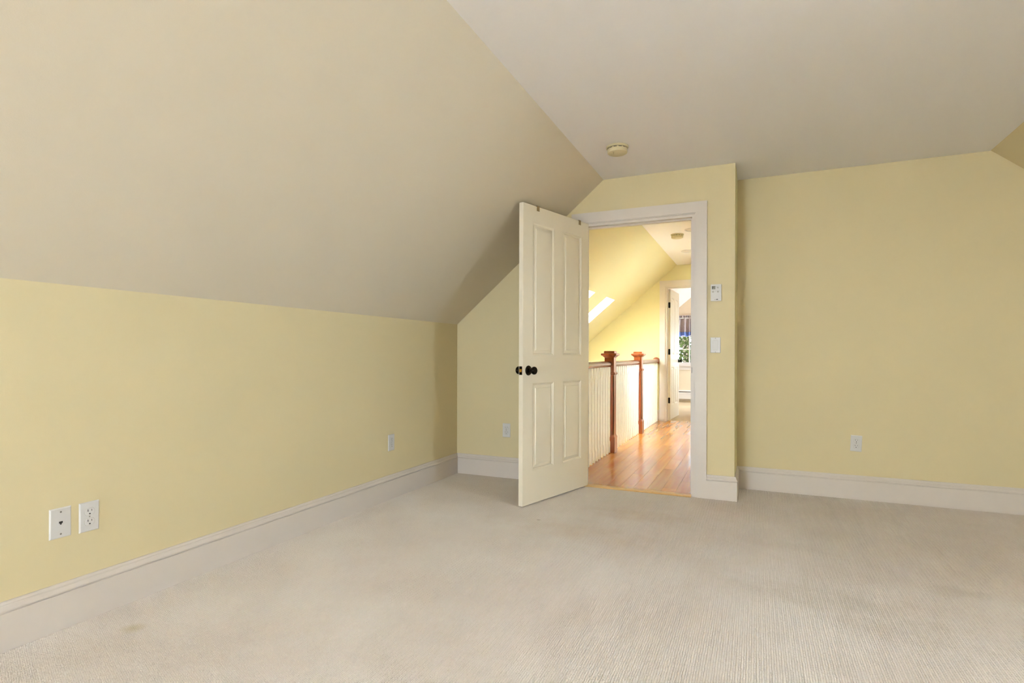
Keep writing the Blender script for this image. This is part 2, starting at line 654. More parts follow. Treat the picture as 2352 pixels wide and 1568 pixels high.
# ------------------------------------------------------------------ door frames
def door_frame(name, label, y0, y1, x0, x1, zt, cw, stop_y, hinge_side=None, top_clip=None):
    """casing on the y0 face, jambs through the wall and a door stop; x0..x1 = wall opening"""
    root = struct(empty(name, loc=(x0, y0, 0)), label, 'door frame')
    off = Vector((-x0, -y0, 0))

    def part(nm, boxes, bevel=.0015):
        m = MB()
        for a, b in boxes:
            m.box(Vector(a) + off, Vector(b) + off)
        return m.build(nm, TRIM, root, bevel=bevel)
    ct = .019
    jt = .019
    for sgn in (-1, 1):
        xe = x0 if sgn < 0 else x1
        a, b = (xe - cw, xe - .006) if sgn < 0 else (xe + .006, xe + cw)
        c = part('casing', [((a, y0 - ct, -.005), (b, y0, zt + .006))])
        # little bead along the inner edge
        a, b = (xe - .006, xe) if sgn < 0 else (xe, xe + .006)
        part('bead', [((a, y0 - ct + .006, -.005), (b, y0, zt))], .001)
        a, b = (xe, xe + jt) if sgn < 0 else (xe - jt, xe)
        part('jamb', [((a, y0 - .003, -.005), (b, y1 + .003, zt))], .001)
        a, b = (xe + jt, xe + jt + .011) if sgn < 0 else (xe - jt - .011, xe - jt)
        part('door_stop', [((a, stop_y, -.005), (b, stop_y + .035, zt - jt - .011))], .001)
        a, b = (xe - cw, xe - .006) if sgn < 0 else (xe + .006, xe + cw)
        part('casing', [((a, y1, -.005), (b, y1 + ct, zt + .006))])
    part('head_casing', [((x0 - cw, y0 - ct, zt + .006), (x1 + cw, y0, zt + cw))])
    part('bead', [((x0 - .006, y0 - ct + .006, zt), (x1 + .006, y0, zt + .006))], .001)
    part('head_casing', [((x0 - cw, y1, zt + .006), (x1 + cw, y1 + ct, zt + cw))])
    part('head_jamb', [((x0 + jt, y0 - .003, zt - jt), (x1 - jt, y1 + .003, zt))], .001)
    part('door_stop', [((x0 + jt, stop_y, zt - jt - .011), (x1 - jt, stop_y + .035, zt - jt))], .001)
    return root


trim1 = door_frame('trim_1', 'white flat casing and jambs around the bedroom doorway', 0, WT, OL, OR_, OZ, .085, .04)
# strike plate on the latch jamb
m = MB()
m.box((OR_ - .0195 - OL, .004, .885), (OR_ - .0185 - OL, .034, .945))
m.prism([(OR_ - .0195 - OL + .0005 * k, -.002 - .004 * math.sin(PI * k / 8)) for k in range(9)]
        + [(OR_ - .015 - OL, .004), (OR_ - .0195 - OL, .004)], 'z', .895, .935)
tag(m.build('strike_plate', NICKEL, trim1), 'small metal strike plate')

trim2 = door_frame('trim_2', 'white casing around the far doorway at the end of the hall', HY, HY + WT, 1.095, 1.90, 2.078, .088, .03 + HY)

# oak threshold between carpet and planks
m = MB()
m.prism([(-.030, -.008), (-.030, .004), (-.024, .009), (.026, .009), (.034, .004), (.034, -.008)], 'x', OL + .019, OR_ - .019)
struct(m.build('trim_3', OAKSTRIP), 'pale oak threshold strip in the bedroom doorway', 'threshold')


# ------------------------------------------------------------------ panelled doors
def make_door(name, label, mtx, w, h, y0, y1, panels, material, knob_x, knob_z, hinge_zs, hinge_pin_y, z0=.008):
    """leaf from hinge edge x=0 to latch edge x=w, thickness y0..y1 (local)"""
    root = struct(empty(name, mtx), label, 'door')
    xs = sorted({p[0] for p in panels} | {p[1] for p in panels})
    zs = sorted({p[2] for p in panels} | {p[3] for p in panels})
    # frame of stiles and rails, welded into one leaf
    gx = [0] + xs + [w]
    gz = [z0] + zs + [h]
    vid, vs, fs = {}, [], []

    def V(i, k, s):
        key = (i, k, s)
        if key not in vid:
            vid[key] = len(vs)
            vs.append((gx[i], y0 if s == 0 else y1, gz[k]))
        return vid[key]

    def hole(i, k):
        cx, cz = (gx[i] + gx[i + 1]) / 2, (gz[k] + gz[k + 1]) / 2
        return any(p[0] < cx < p[1] and p[2] < cz < p[3] for p in panels)
    nx, nz = len(gx) - 1, len(gz) - 1
    for i in range(nx):
        for k in range(nz):
            if hole(i, k):
                continue
            fs.append((V(i, k, 0), V(i + 1, k, 0), V(i + 1, k + 1, 0), V(i, k + 1, 0)))
            fs.append((V(i, k, 1), V(i, k + 1, 1), V(i + 1, k + 1, 1), V(i + 1, k, 1)))
            for di, dk, e in ((-1, 0, ((i, k), (i, k + 1))), (1, 0, ((i + 1, k), (i + 1, k + 1))),
                              (0, -1, ((i, k), (i + 1, k))), (0, 1, ((i, k + 1), (i + 1, k + 1)))):
                a, b = i + di, k + dk
                if a < 0 or b < 0 or a >= nx or b >= nz or hole(a, b):
                    fs.append((V(*e[0], 0), V(*e[1], 0), V(*e[1], 1), V(*e[0], 1)))
    m = MB()
    m.add(vs, fs)
    leaf = m.build('leaf', material, root)
    bm = bmesh.new()
    bm.from_mesh(leaf.data)
    ed = [e for e in bm.edges if len(e.link_faces) == 2 and e.link_faces[0].normal.angle(e.link_faces[1].normal) > .5]
    bmesh.ops.bevel(bm, geom=ed, offset=.0015, segments=2, affect='EDGES', clamp_overlap=True)
    bm.to_mesh(leaf.data)
    bm.free()
    prof = [(.0, -.0005), (.004, -.003), (.010, -.0055), (.0125, -.0095), (.0145, -.0105), (.0335, -.0045), (.0350, -.0015), (.0365, -.0012)]
    for a, b, c, d in panels:
        rr = []
        for side in (1, 0):
            seq = prof if side == 0 else prof[::-1]
            for ins, dep in seq:
                y = (y1 + dep) if side else (y0 - dep)
                rr.append([(a + ins, y, c + ins), (b - ins, y, c + ins), (b - ins, y, d - ins), (a + ins, y, d - ins)])
        m = MB()
        m.rings(rr)
        m.build('panel', material, root)
    # knobs on both faces
    for sgn, yf in ((1, y1), (-1, y0)):
        m = MB()
        m.lathe([(.0335, 0), (.0335, .003), (.031, .0055), (.0275, .006), (.0255, .009), (.020, .010), (.0125, .013),
                 (.0115, .030), (.0145, .034), (.0235, .039), (.0268, .046), (.0272, .051), (.0255, .057),
                 (.0215, .0605), (.0185, .0610), (.0165, .0585), (.009, .0575), (.0045, .058), (.002, .0583)], 'y', 36)
        if sgn < 0:
            m.v = [(x, -y, z) for x, y, z in m.v]
        tag(m.build('door_knob', BRONZE, root, smooth=True, loc=(knob_x, yf, knob_z)), 'dark bronze door knob')
    ym = (y0 + y1) / 2
    m = MB()
    m.box((w - .0005, ym - .0125, knob_z - .0285), (w + .0012, ym + .0125, knob_z + .0285))
    lp = tag(m.build('latch_plate', BRONZE, root, bevel=.0004), 'dark latch plate')
    m = MB()
    m.prism([(w + .001, ym - .0075), (w + .011, ym - .0060), (w + .010, ym + .001), (w + .001, ym + .0085)], 'z', knob_z - .010, knob_z + .010)
    tag(m.build('latch_bolt', BRASS, lp, bevel=.0008), 'brass latch bolt')
    for hzv in hinge_zs:
        m = MB()
        r, cy, t = .010, ym, .0012
        poly = []
        for (sx, sz, a0) in ((1, 1, 0), (-1, 1, 90), (-1, -1, 180), (1, -1, 270)):
            for k in range(5):
                a = math.radians(a0 + k * 22.5)
                poly.append((cy + sx * (.0155 - r) + r * math.cos(a), hzv + sz * (.0445 - r) + r * math.sin(a)))
        m.prism(poly, 'x', -t, .0003)
        m.lathe([(.0058, hzv - .046), (.0064, hzv - .0445), (.0064, hzv + .0445), (.0058, hzv + .046), (.003, hzv + .051)], 'z', 12,
                (-.003, hinge_pin_y, 0))
        tag(m.build('hinge', BLACKM, root, smooth=True), 'black butt hinge with rounded corners')
    return root


TH = 106.31
DP = (1.1445, -.0058)
D1 = Matrix.Translation((DP[0], DP[1], 0)) @ Matrix.Rotation(-math.radians(TH), 4, 'Z')
make_door('door_1', 'white four-panel door standing open into the bedroom', D1, .808, 2.044, 0, .035,
          [(.457, .698, 1.021, 1.924), (.101, .340, 1.021, 1.924), (.457, .698, .234, .828), (.101, .340, .234, .828)],
          DOORP, .748, .917, (1.83, 1.06, .25), -.004)
D2 = Matrix.Translation((1.117, HY + WT + .012, 0)) @ Matrix.Rotation(math.radians(87.4), 4, 'Z')
make_door('door_2', 'white four-panel door standing open into the far bedroom', D2, .762, 2.05, -.035, 0,
          [(.432, .652, 1.021, 1.924), (.101, .321, 1.021, 1.924), (.432, .652, .234, .828), (.101, .321, .234, .828)],
          DOORP, .700, .925, (1.80, 1.07, .31), .005)

# over-the-door hook clips
for s, lab in ((.648, 'small tan hook clip over the door top above the knob side'),
               (.128, 'small tan hook clip over the door top near the hinge side')):
    m = MB()
    t = .0018
    pr = [(-.0025 - t, 2.014), (-.0025 - t, 2.0458 + t), (.0375 + t, 2.0458 + t), (.0375 + t, 2.012), (.0375, 2.012), (.0375, 2.0458), (-.0025, 2.0458), (-.0025, 2.014)]
    m.prism(pr, 'x', s - .014, s + .014)
    o = m.build('over_door_hook', BROWNCLIP)
    o.matrix_world = D1
    tag(o, lab, 'hook', 'hook clips on the door top')


# ------------------------------------------------------------------ wall plates
def plate(mb_w, mb_h, t=.0055, bev=.004):
    m = MB()
    w, h = mb_w / 2, mb_h / 2
    rr = []
    for ins, y in ((0, 0), (0, -t * .35), (bev * .5, -t * .8), (bev, -t)):
        rr.append([(-w + ins, y, -h + ins), (w - ins, y, -h + ins), (w - ins, y, h - ins), (-w + ins, y, h - ins)])
    m.rings(rr)
    return m


def make_outlet(label):
    root = tag(empty('electrical_outlet'), label, 'outlet', 'duplex outlets on the bedroom walls')
    plate(.070, .1145).build('cover_plate', PLASTIC, root)
    for zc in (.0195, -.0195):
        poly = []
        R, half = .0172, .0138
        a_max = math.acos(half / R) if half < R else 0
        for k in range(13):
            a = -(PI / 2 - a_max) + k * (PI - 2 * a_max) / 12
            poly.append((R * math.cos(a), R * math.sin(a)))
        for k in range(13):
            a = PI / 2 + a_max + k * (PI - 2 * a_max) / 12
            poly.append((R * math.cos(a), R * math.sin(a)))
        # grey ring painting the shade of the gap, then the receptacle face
        m = MB()
        m.prism([(x * 1.06, z * 1.06 + zc) for x, z in poly], 'y', -.0057, -.004)
        m.build('gap_shade_ring', FAINT, root)
        m = MB()
        m.rings([[(x, -.004, z + zc) for x, z in poly], [(x, -.0066, z + zc) for x, z in poly],
                 [(x * .96, -.0072, z * .96 + zc) for x, z in poly]])
        rc = m.build('receptacle', PLASTIC, root)
        m = MB()
        m.box((-.0076, -.0074, zc + .0005), (-.0054, -.0060, zc + .0092))
        m.box((.0056, -.0074, zc + .0015), (.0076, -.0060, zc + .0085))
        m.prism([(.0028 * math.cos(a), zc - .0080 + (.0028 * math.sin(a) if a <= PI else -.0022))
                 for a in [k * PI / 8 for k in range(9)] + [PI * 1.2, PI * 1.8]], 'y', -.0074, -.0060)
        tag(m.build('slots', SLOT, rc), 'dark slots and earth hole')
    m = MB()
    m.lathe([(.0028, -.0050), (.0028, -.0060), (.002, -.0064)], 'y', 14)
    m.build('screw', SCREW, root)
    return root


o1 = make_outlet('white outlet on the left knee wall beside the phone jack plate')
o1.matrix_world = wall_frame('left', -2.885, .391)
tree_copy_thing(o1, wall_frame('left', -.945, .396), 'white outlet on the left knee wall nearest the corner')
tree_copy_thing(o1, wall_frame('back', .473, .392), 'white outlet behind the open door on the back wall')
tree_copy_thing(o1, wall_frame('recess', 3.031, .396, math.radians(2.6)), 'white outlet set slightly crooked on the recessed wall')

root = tag(empty('phone_jack_plate'), 'white phone jack plate with two screws on the left knee wall', 'wall plate')
plate(.0705, .1125).build('cover_plate', PLASTIC, root)
for zc in (.041, -.041):
    m = MB()
    m.lathe([(.0034, -.0050), (.0034, -.0060), (.0022, -.0068)], 'y', 16, (0, 0, zc))
    sc = m.build('screw', SCREW, root)
    m = MB()
    m.box((-.0005, -.0071, zc - .0026), (.0005, -.0062, zc + .0026))
    m.build('screw_slot', SLOT, sc)
m = MB()
m.prism([(-.0075, .0075), (.0075, .0075), (.0075, -.0010), (.0035, -.0030), (.0035, -.0075), (-.0035, -.0075), (-.0035, -.0030), (-.0075, -.0010)],
        'y', -.0062, -.004)
tag(m.build('jack_rim', PLASTIC, root), 'raised jack rim')
m = MB()
m.prism([(-.0060, .0060), (.0060, .0060), (.0060, -.0003), (.0024, -.0022), (.0024, -.0060), (-.0024, -.0060), (-.0024, -.0022), (-.0060, -.0003)],
        'y', -.0064, -.005)
tag(m.build('jack_hole', SLOT, root), 'dark jack hole')
root.matrix_world = wall_frame('left', -2.982, .393)

root = tag(empty('light_switch'), 'white rocker light switch below the thermostat', 'switch')
plate(.069, .1105).build('cover_plate', PLASTIC, root)
m = MB()
m.box((-.0172, -.0060, -.0340), (.0172, -.0045, .0340))
m.build('switch_frame', FAINT, root)
m = MB()
m.prism([(-.0050, -.0325), (-.0095, -.0325), (-.0068, .0325), (-.0050, .0325)], 'x', -.0160, .0160)
rk = m.build('rocker', PLASTIC, root)
m = MB()
m.box((-.0135, -.0115, -.030), (-.0065, -.0085, -.002))
m.build('slider', PLASTIC, rk, bevel=.001)
for zc in (.0485, -.0485):
    m = MB()
    m.lathe([(.0030, -.0050), (.0030, -.0060), (.002, -.0066)], 'y', 14, (0, 0, zc))
    m.build('screw', SCREW, root)
root.matrix_world = wall_frame('back', 2.110, 1.096)

root = tag(empty('thermostat'), 'white wall thermostat with small display beside the door casing', 'thermostat')
m = MB()
m.box((-.0355, -.024, -.0590), (.0355, 0, .0590))
m.build('body', PLASTIC, root, bevel=.0014)
m = MB()
m.box((-.027, -.0246, .024), (-.004, -.0236, .046))
lc = tag(m.build('display', LCD, root), 'grey display')
m = MB()      # dark border and the bold letter-like figure on the display
Y0, Y1 = -.0250, -.0244
for a_, b_ in (((-.027, .0448), (-.004, .046)), ((-.027, .024), (-.004, .0250)), ((-.027, .025), (-.0261, .0448)), ((-.0049, .025), (-.004, .0448))):
    m.box((a_[0], Y0, a_[1]), (b_[0], Y1, b_[1]))
m.box((-.0245, Y0, .0265), (-.0210, Y1, .0435))
m.box((-.0210, Y0, .0415), (-.0120, Y1, .0435))
m.box((-.0210, Y0, .0340), (-.0120, Y1, .0360))
m.box((-.0120, Y0, .0350), (-.0098, Y1, .0428))
m.prism([(-.0165, .0345), (-.0138, .0345), (-.0075, .0265), (-.0105, .0265)], 'y', Y0, Y1)
m.build('display_figures', INK, lc)
for (x, z, r) in ((.012, .035, .005), (-.020, .006, .0065), (-.006, .010, .004), (.013, .006, .0065), (.025, .010, .004)):
    m = MB()
    m.lathe([(r, -.0236), (r, -.0250), (r * .7, -.0256)], 'y', 18, (x, 0, z))
    b = m.build('button', FAINT if r > .0045 else PLASTIC, root, smooth=True)
m = MB()
m.box((-.012, -.0245, -.0500), (.002, -.0238, -.0488))
m.prism([(.001, -.0515), (.012, -.0515), (.014, -.0460), (.004, -.0460)], 'y', -.0245, -.0238)
tag(m.build('maker_mark', INK, root), 'small dark maker mark')
root.matrix_world = wall_frame('back', 2.1135, 1.468)


# ------------------------------------------------------------------ smoke detectors
def smoke_detector(label, loc, r=.0715):
    root = tag(empty('smoke_detector', loc=loc), label, 'smoke detector', 'smoke detectors on the ceilings')
    k = r / .0715
    m = MB()
    m.lathe([(.0715 * k, 0), (.0715 * k, -.008), (.069 * k, -.012), (.060 * k, -.013)], 'z', 48)
    m.build('base', IVORY, root, smooth=True)
    m = MB()
    m.lathe([(.0590 * k, -.012), (.0590 * k, -.018), (.0640 * k, -.019), (.0645 * k, -.036), (.062 * k, -.042), (.056 * k, -.045),
             (.052 * k, -.0445), (.050 * k, -.0455), (.01, -.0465)], 'z', 48)
    bd = m.build('body', IVORY, root, smooth=True)
    for a in range(0, 360, 30):       # vent slits round the neck
        m = MB()
        c, s = math.cos(math.radians(a)), math.sin(math.radians(a))
        R = .0593 * k
        p = [(c * R - s * .010, s * R + c * .010), (c * R + s * .010, s * R - c * .010)]
        q = [(x * 1.01, y * 1.01) for x, y in p]
        m.prism([p[0], p[1], q[1], q[0]], 'z', -.0172, -.0138)
        m.build('vent_slit', SLOT, bd)
    m = MB()
    m.lathe([(.007, -.0450), (.007, -.0478), (.005, -.0488)], 'z', 18, (-.026 * k, -.018 * k, 0))
    tag(m.build('test_button', IVORY, root, smooth=True), 'round test button')
    m = MB()
    m.box((-.020, -.041, -.0462), (-.012, -.038, -.0448))
    m.build('indicator', SLOT, root)
    return root


smoke_detector('round ivory smoke detector on the white bedroom ceiling', (1.546, -.628, ZC))
smoke_detector('round ivory smoke detector on the hall ceiling', (1.548, 2.33, HZC))

# ------------------------------------------------------------------ the hall
m = MB()
SK = [(2.03, 2.476), (3.055, 3.50)]       # skylight bays along y
SX0, SX1 = -.06, .547


def slab(m, x0, x1, y0, y1, t=.13):
    m.prism([(x0, hz(x0)), (x1, hz(x1)), (x1, hz(x1) + t), (x0, hz(x0) + t)], 'y', y0, y1)


slab(m, -.72, SX0, WT, HY + .05)
slab(m, SX1, HXS, WT, HY + .05)
ys = [WT] + [v for s in SK for v in s] + [HY + .05]
for a, b in zip(ys[::2], ys[1::2]):
    slab(m, SX0, SX1, a, b)
struct(m.build('ceiling_hall_slope', HALLY), 'bright yellow sloped hall ceiling with skylights', 'ceiling')
m = MB()
m.box((HXS - .001, WT, HZC), (2.25, HY + .05, HZC + .1))
struct(m.build('ceiling_hall', CEIL), 'white flat hall ceiling with recessed lights', 'ceiling')
m = MB()
m.prism([(-.6, -2.6), (1.095, -2.6), (1.095, hz(1.095) + .02), (-.6, hz(-.6) + .02)], 'y', HY, HY + WT)
m.prism([(1.095, 2.078), (1.90, 2.078), (1.90, HZC + .02), (HXS, HZC + .02), (1.095, hz(1.095) + .02)], 'y', HY, HY + WT)
m.box((1.90, HY, -.1), (2.25, HY + WT, HZC + .02))
m.box((1.095, HY, -2.6), (2.25, HY + WT, -.1))
struct(m.build('wall_hall_end', HALLY), 'yellow end wall of the hall with the far doorway')
m = MB()
m.box((-.72, WT, -2.6), (-.6, HY + .05, hz(-.6) + .02))
struct(m.build('wall_hall_left', HALLY), 'yellow outer wall of the stairwell')
m = MB()
HW = (2.55, 2.95, 1.0, 1.60)  # opening for an unseen window added to light the hall
m.box((2.14, WT, -.1), (2.24, HW[0], HZC + .02))
m.box((2.14, HW[1], -.1), (2.24, HY + .05, HZC + .02))
m.box((2.14, HW[0], -.1), (2.24, HW[1], HW[2]))
m.box((2.14, HW[0], HW[3]), (2.24, HW[1], HZC + .02))
struct(m.build('wall_hall_right', HALLY), 'yellow right wall of the hall')
m = MB()
m.box((-.72, 0, -2.6), (-.12, WT, hz(-.12)))
m.box((-.12, .0, -2.6), (2.2, WT, -.101))
struct(m.build('wall_stairwell_front', CEIL), 'unseen stairwell wall below the bedroom, white to bounce neutral light')  # white chosen so the sunlit wall bounces whiter light into the hall
m = MB()
m.box((.85, WT, -2.6), (.90, HY, -.1))
struct(m.build('wall_stairwell_right', CEIL), 'unseen stairwell wall under the hall floor, white to bounce neutral light')  # out of view, whitened for the same bounce
m = MB()
m.box((-.6, WT, -2.7), (.9, HY, -2.6))
struct(m.build('floor_stairwell', CARPET2), 'floor at the foot of the stairwell', 'floor')

# plank floor
m = MB()
m.box((.885, .03, -.1), (2.14, HY + WT - .03, -.018))
fh = struct(m.build('floor_hall', PLANK), 'glossy honey-coloured plank floor of the hall', 'floor')
rnd = random.Random(11)
PW = .1045
PY0, PY1 = .030, HY + WT - .03
cache = {}
x = .885
while x < 2.135:
    x1 = min(x + PW, 2.14)
    y = PY0 - rnd.uniform(0, .6)
    while y < PY1:
        L = rnd.choice([.45, .6, .75, .9, 1.05, 1.2])
        a, b = max(y, PY0), min(y + L, PY1)
        y += L
        if b - a < .06:
            continue
        g = .00025
        m = MB()
        c = .0007
        xa, xb, ya, yb = x + g, x1 - g, a + g, b - g
        m.rings([[(xa, ya, -.018), (xb, ya, -.018), (xb, yb, -.018), (xa, yb, -.018)],
                 [(xa, ya, -c * .6), (xb, ya, -c * .6), (xb, yb, -c * .6), (xa, yb, -c * .6)],
                 [(xa + c, ya + c, 0), (xb - c, ya + c, 0), (xb - c, yb - c, 0), (xa + c, yb - c, 0)]])
        m.build('plank', PLANK, fh)
    x = x1

# hall end-wall baseboard, left of the far casing
skirting([(.90, HY), (1.007, HY)], ['baseboard_hall'], ['short white baseboard left of the far doorway'])

# ------------------------------------------------------------------ balustrade
RX = .968
rail = tag(empty('stair_balustrade', loc=(RX, 0, 0)), 'white balusters under a cherry handrail with two square newel posts', 'balustrade')
# handrail
prof = [(-.020, .897), (.020, .897), (.022, .905), (.030, .912), (.033, .922), (.031, .934), (.026, .938), (.027, .944), (.022, .952),
        (.010, .957), (-.010, .957), (-.022, .952), (-.027, .944), (-.026, .938), (-.031, .934), (-.033, .922), (-.030, .912), (-.022, .905)]
N1, N2 = 1.553, 3.075
for a, b in ((.14, N1 - .046), (N1 + .046, N2 - .046), (N2 + .046, HY - .012)):
    m = MB()
    m.prism(prof, 'y', a, b)
    tag(m.build('handrail', CHERRYR, rail, smooth=True), 'moulded cherry handrail')


# square balusters with chamfered middles
def octo(s, c, z):
    h = s / 2
    return [(h, -h + c, z), (h, h - c, z), (h - c, h, z), (-h + c, h, z), (-h, h - c, z), (-h, -h + c, z), (-h + c, -h, z), (h - c, -h, z)]


m = MB()
m.rings([octo(.034, .001, 0), octo(.034, .001, .105), octo(.028, .0055, .130), octo(.026, .0055, .50), octo(.028, .0055, .785), octo(.034, .001, .810), octo(.034, .001, .899)])
bal0 = m.build('baluster', BALW, rail)
bys = []
for a, b in ((.14, N1), (N1, N2), (N2, HY)):
    n = round((b - a) / .104)
    bys += [a + (k + .5) * (b - a) / n for k in range(n)]
for i, y in enumerate(bys):
    o = bal0 if i == 0 else bal0.copy()
    if i:
        COL.objects.link(o)
        o.parent = rail
    o.location = (0, y, 0)


def sq(s, z):
    h = s / 2
    return [(-h, -h, z), (h, -h, z), (h, h, z), (-h, h, z)]


def newel(y):
    m = MB()
    # fluted shaft: core plus proud strips on the four faces, plain block above the collar
    m.rings([sq(.090, .15), sq(.090, .82)])
    for f in range(4):
        c, s = math.cos(f * PI / 2), math.sin(f * PI / 2)
        for a, b in ((-.0495, -.0215), (-.0165, .0165), (.0215, .0495)):
            P = [(a, -.0495), (b, -.0495), (b, -.042), (a, -.042)]
            m.prism([(p[0] * c - p[1] * s, p[0] * s + p[1] * c) for p in P], 'z', .17, .800)
    m.rings([sq(.099, .798), sq(.099, 1.0)])
    post = m.build('newel_post', CHERRY, rail, bevel=0, loc=(0, y, 0))
    tag(post, 'square fluted cherry newel post')
    m = MB()
    m.rings([sq(.124, 0), sq(.124, .160), sq(.118, .166), sq(.112, .172), sq(.102, .186)])
    m.build('plinth', CHERRY, post)
    m = MB()
    m.rings([sq(.100, .812), sq(.112, .815), sq(.124, .822), sq(.126, .828), sq(.122, .835), sq(.110, .841), sq(.100, .843)])
    m.build('collar', CHERRY, post)
    m = MB()
    m.rings([sq(.100, .992), sq(.104, .996), sq(.118, 1.002), sq(.134, 1.010), sq(.140, 1.014), sq(.154, 1.015), sq(.161, 1.021),
             sq(.162, 1.030), sq(.156, 1.037), sq(.112, 1.040), sq(.110, 1.058), sq(.100, 1.063)])
    m.build('newel_cap', CHERRY, post)


newel(N1)
newel(N2)
m = MB()
m.lathe([(.056, 0), (.056, -.006), (.050, -.012), (.042, -.014), (.040, -.019), (.030, -.020), (.02, -.020)], 'y', 32)
tag(m.build('rosette', CHERRY, rail, smooth=True, loc=(-.012, HY, .928)), 'round cherry wall rosette at the rail end')

# recessed ceiling lights
for (x, y, lab) in ((1.545, 3.42, 'round white recessed light further along the hall ceiling'),
                    (1.735, 2.14, 'round white recessed light beside the hall smoke detector')):
    root = tag(empty('recessed_light', loc=(x, y, HZC)), lab, 'ceiling light', 'recessed lights in the hall ceiling')
    m = MB()
    vs, seg = [], 40
    pr = [(.085, 0), (.085, -.004), (.080, -.007), (.072, -.006), (.068, -.001)]
    rr = [[(r * math.cos(2 * PI * k / seg), r * math.sin(2 * PI * k / seg), z) for k in range(seg)] for r, z in pr]
    m.rings(rr, closed_ends=False)
    m.build('trim_ring', PLASTIC, root, smooth=True)
    m = MB()
    m.lathe([(.069, -.0005), (.069, -.0015), (.05, -.003), (.02, -.004)], 'z', 40)
    m.build('lens', TRIM, root, smooth=True)


# ------------------------------------------------------------------ windows
def make_window(name, label, mtx, w, h, nx, nz, mid_rail=True, depth=.10, casing=.085, casing_on=True, mid=.5):
    """local: x across, z up from the sill, y = outward; opening 0..w, 0..h; the wall's room face is y=0"""
    root = struct(empty(name, mtx), label, 'window')
    m = MB()
    for a, b in (((0, 0, 0), (.02, depth, h)), ((w - .02, 0, 0), (w, depth, h)), ((.02, 0, h - .02), (w - .02, depth, h)), ((.02, 0, 0), (w - .02, depth, .025))):
        m.box(a, b)
    m.build('window_frame', TRIM, root)
    if casing_on:
        m = MB()
        m.box((-casing, -.018, 0), (0, 0, h + casing))
        m.box((w, -.018, 0), (w + casing, 0, h + casing))
        m.box((0, -.018, h), (w, 0, h + casing))
        m.build('casing', TRIM, root)
        m = MB()
        m.box((-casing - .02, -.05, -.022), (w + casing + .02, .02, .002))
        m.box((-casing, -.018, -.105), (w + casing, 0, -.022))
        m.build('window_sill', TRIM, root)
    sashes = ((.02, h * mid + .015, .034), (h * mid - .015, h - .02, .062)) if mid_rail else ((.02, h - .02, .05),)
    for z0, z1, yy in sashes:
        r = .038
        m = MB()
        m.box((.02, yy, z0), (.02 + r, yy + .028, z1))
        m.box((w - .02 - r, yy, z0), (w - .02, yy + .028, z1))
        m.box((.02 + r, yy, z0), (w - .02 - r, yy + .028, z0 + r))
        m.box((.02 + r, yy, z1 - r), (w - .02 - r, yy + .028, z1))
        sash = m.build('sash', TRIM, root)
        x0, x1, a0, a1 = .02 + r, w - .02 - r, z0 + r, z1 - r
        b = .008
        for k in range(1, nx):
            xc = x0 + (x1 - x0) * k / nx
            m = MB()
            m.box((xc - b, yy + .002, a0), (xc + b, yy + .026, a1))
            m.build('muntin', TRIM, sash)
        for k in range(1, nz):
            zc = a0 + (a1 - a0) * k / nz
            m = MB()
            m.box((x0, yy + .003, zc - b), (x1, yy + .025, zc + b))
            m.build('muntin', TRIM, sash)
        m = MB()
        m.add([(x0, yy + .014, a0), (x1, yy + .014, a0), (x1, yy + .014, a1), (x0, yy + .014, a1)], [(0, 1, 2, 3)])
        m.build('pane', GLASS, sash)
    return root


# unseen window added for daylight in the gable behind the camera (outward = -y)
make_window('window_1', 'added, unseen white window in the gable wall behind the camera',
            Matrix.Translation((GX1, YF, GZ0)) @ Matrix.Rotation(PI, 4, 'Z'), GX1 - GX0, GZ1 - GZ0, 2, 1, True, casing=.05)
portal(((GX0 + GX1) / 2, YF - .11, (GZ0 + GZ1) / 2), (0, 1, 0), GX1 - GX0, GZ1 - GZ0)
# window of the added dormer, sized for its light (outward = +x)
make_window('window_2', 'added, unseen white window in the dormer on the right',
            Matrix.Translation((XD, DY1 - DM, DZ0)) @ Matrix.Rotation(-PI / 2, 4, 'Z'), DY1 - DY0 - 2 * DM, DZ1 - DZ0, 2, 1, casing=.06)
portal((XD + .11, (DY0 + DY1) / 2, (DZ0 + DZ1) / 2), (-1, 0, 0), DY1 - DY0 - 2 * DM, DZ1 - DZ0)
# skylights
ang = math.atan(K)


def skylight(name, label, a, b, x0, x1, zf, sg=1):
    """sg=1: slope rising towards +x; sg=-1: slope falling towards +x"""
    L = (x1 - x0) / math.cos(ang)
    n = Vector((-sg * math.sin(ang), 0, math.cos(ang)))
    d = Vector((math.cos(ang), 0, sg * math.sin(ang)))
    org = Vector((x0, a, zf(x0))) + n * .075
    M = Matrix(((0, n.x, d.x, org.x), (1, 0, 0, org.y), (0, n.z, d.z, org.z), (0, 0, 0, 1)))
    root = struct(empty(name, M), label, 'skylight')
    w = b - a
    m = MB()
    for p, q in (((0, 0, 0), (.02, .07, L)), ((w - .02, 0, 0), (w, .07, L)), ((.02, 0, 0), (w - .02, .07, .02)), ((.02, 0, L - .02), (w - .02, .07, L))):
        m.box(p, q)
    m.build('skylight_frame', TRIM, root)
    m = MB()
    m.add([(.02, .04, .02), (w - .02, .04, .02), (w - .02, .04, L - .02), (.02, .04, L - .02)], [(0, 1, 2, 3)])
    m.build('pane', GLASS, root)
    c = Vector(((x0 + x1) / 2, (a + b) / 2, zf((x0 + x1) / 2))) + n * .16
    po = portal(c, -n, w, L)
    po.rotation_euler = (Matrix(((0, d.x, n.x), (1, 0, 0), (0, d.z, n.z)))).to_euler()


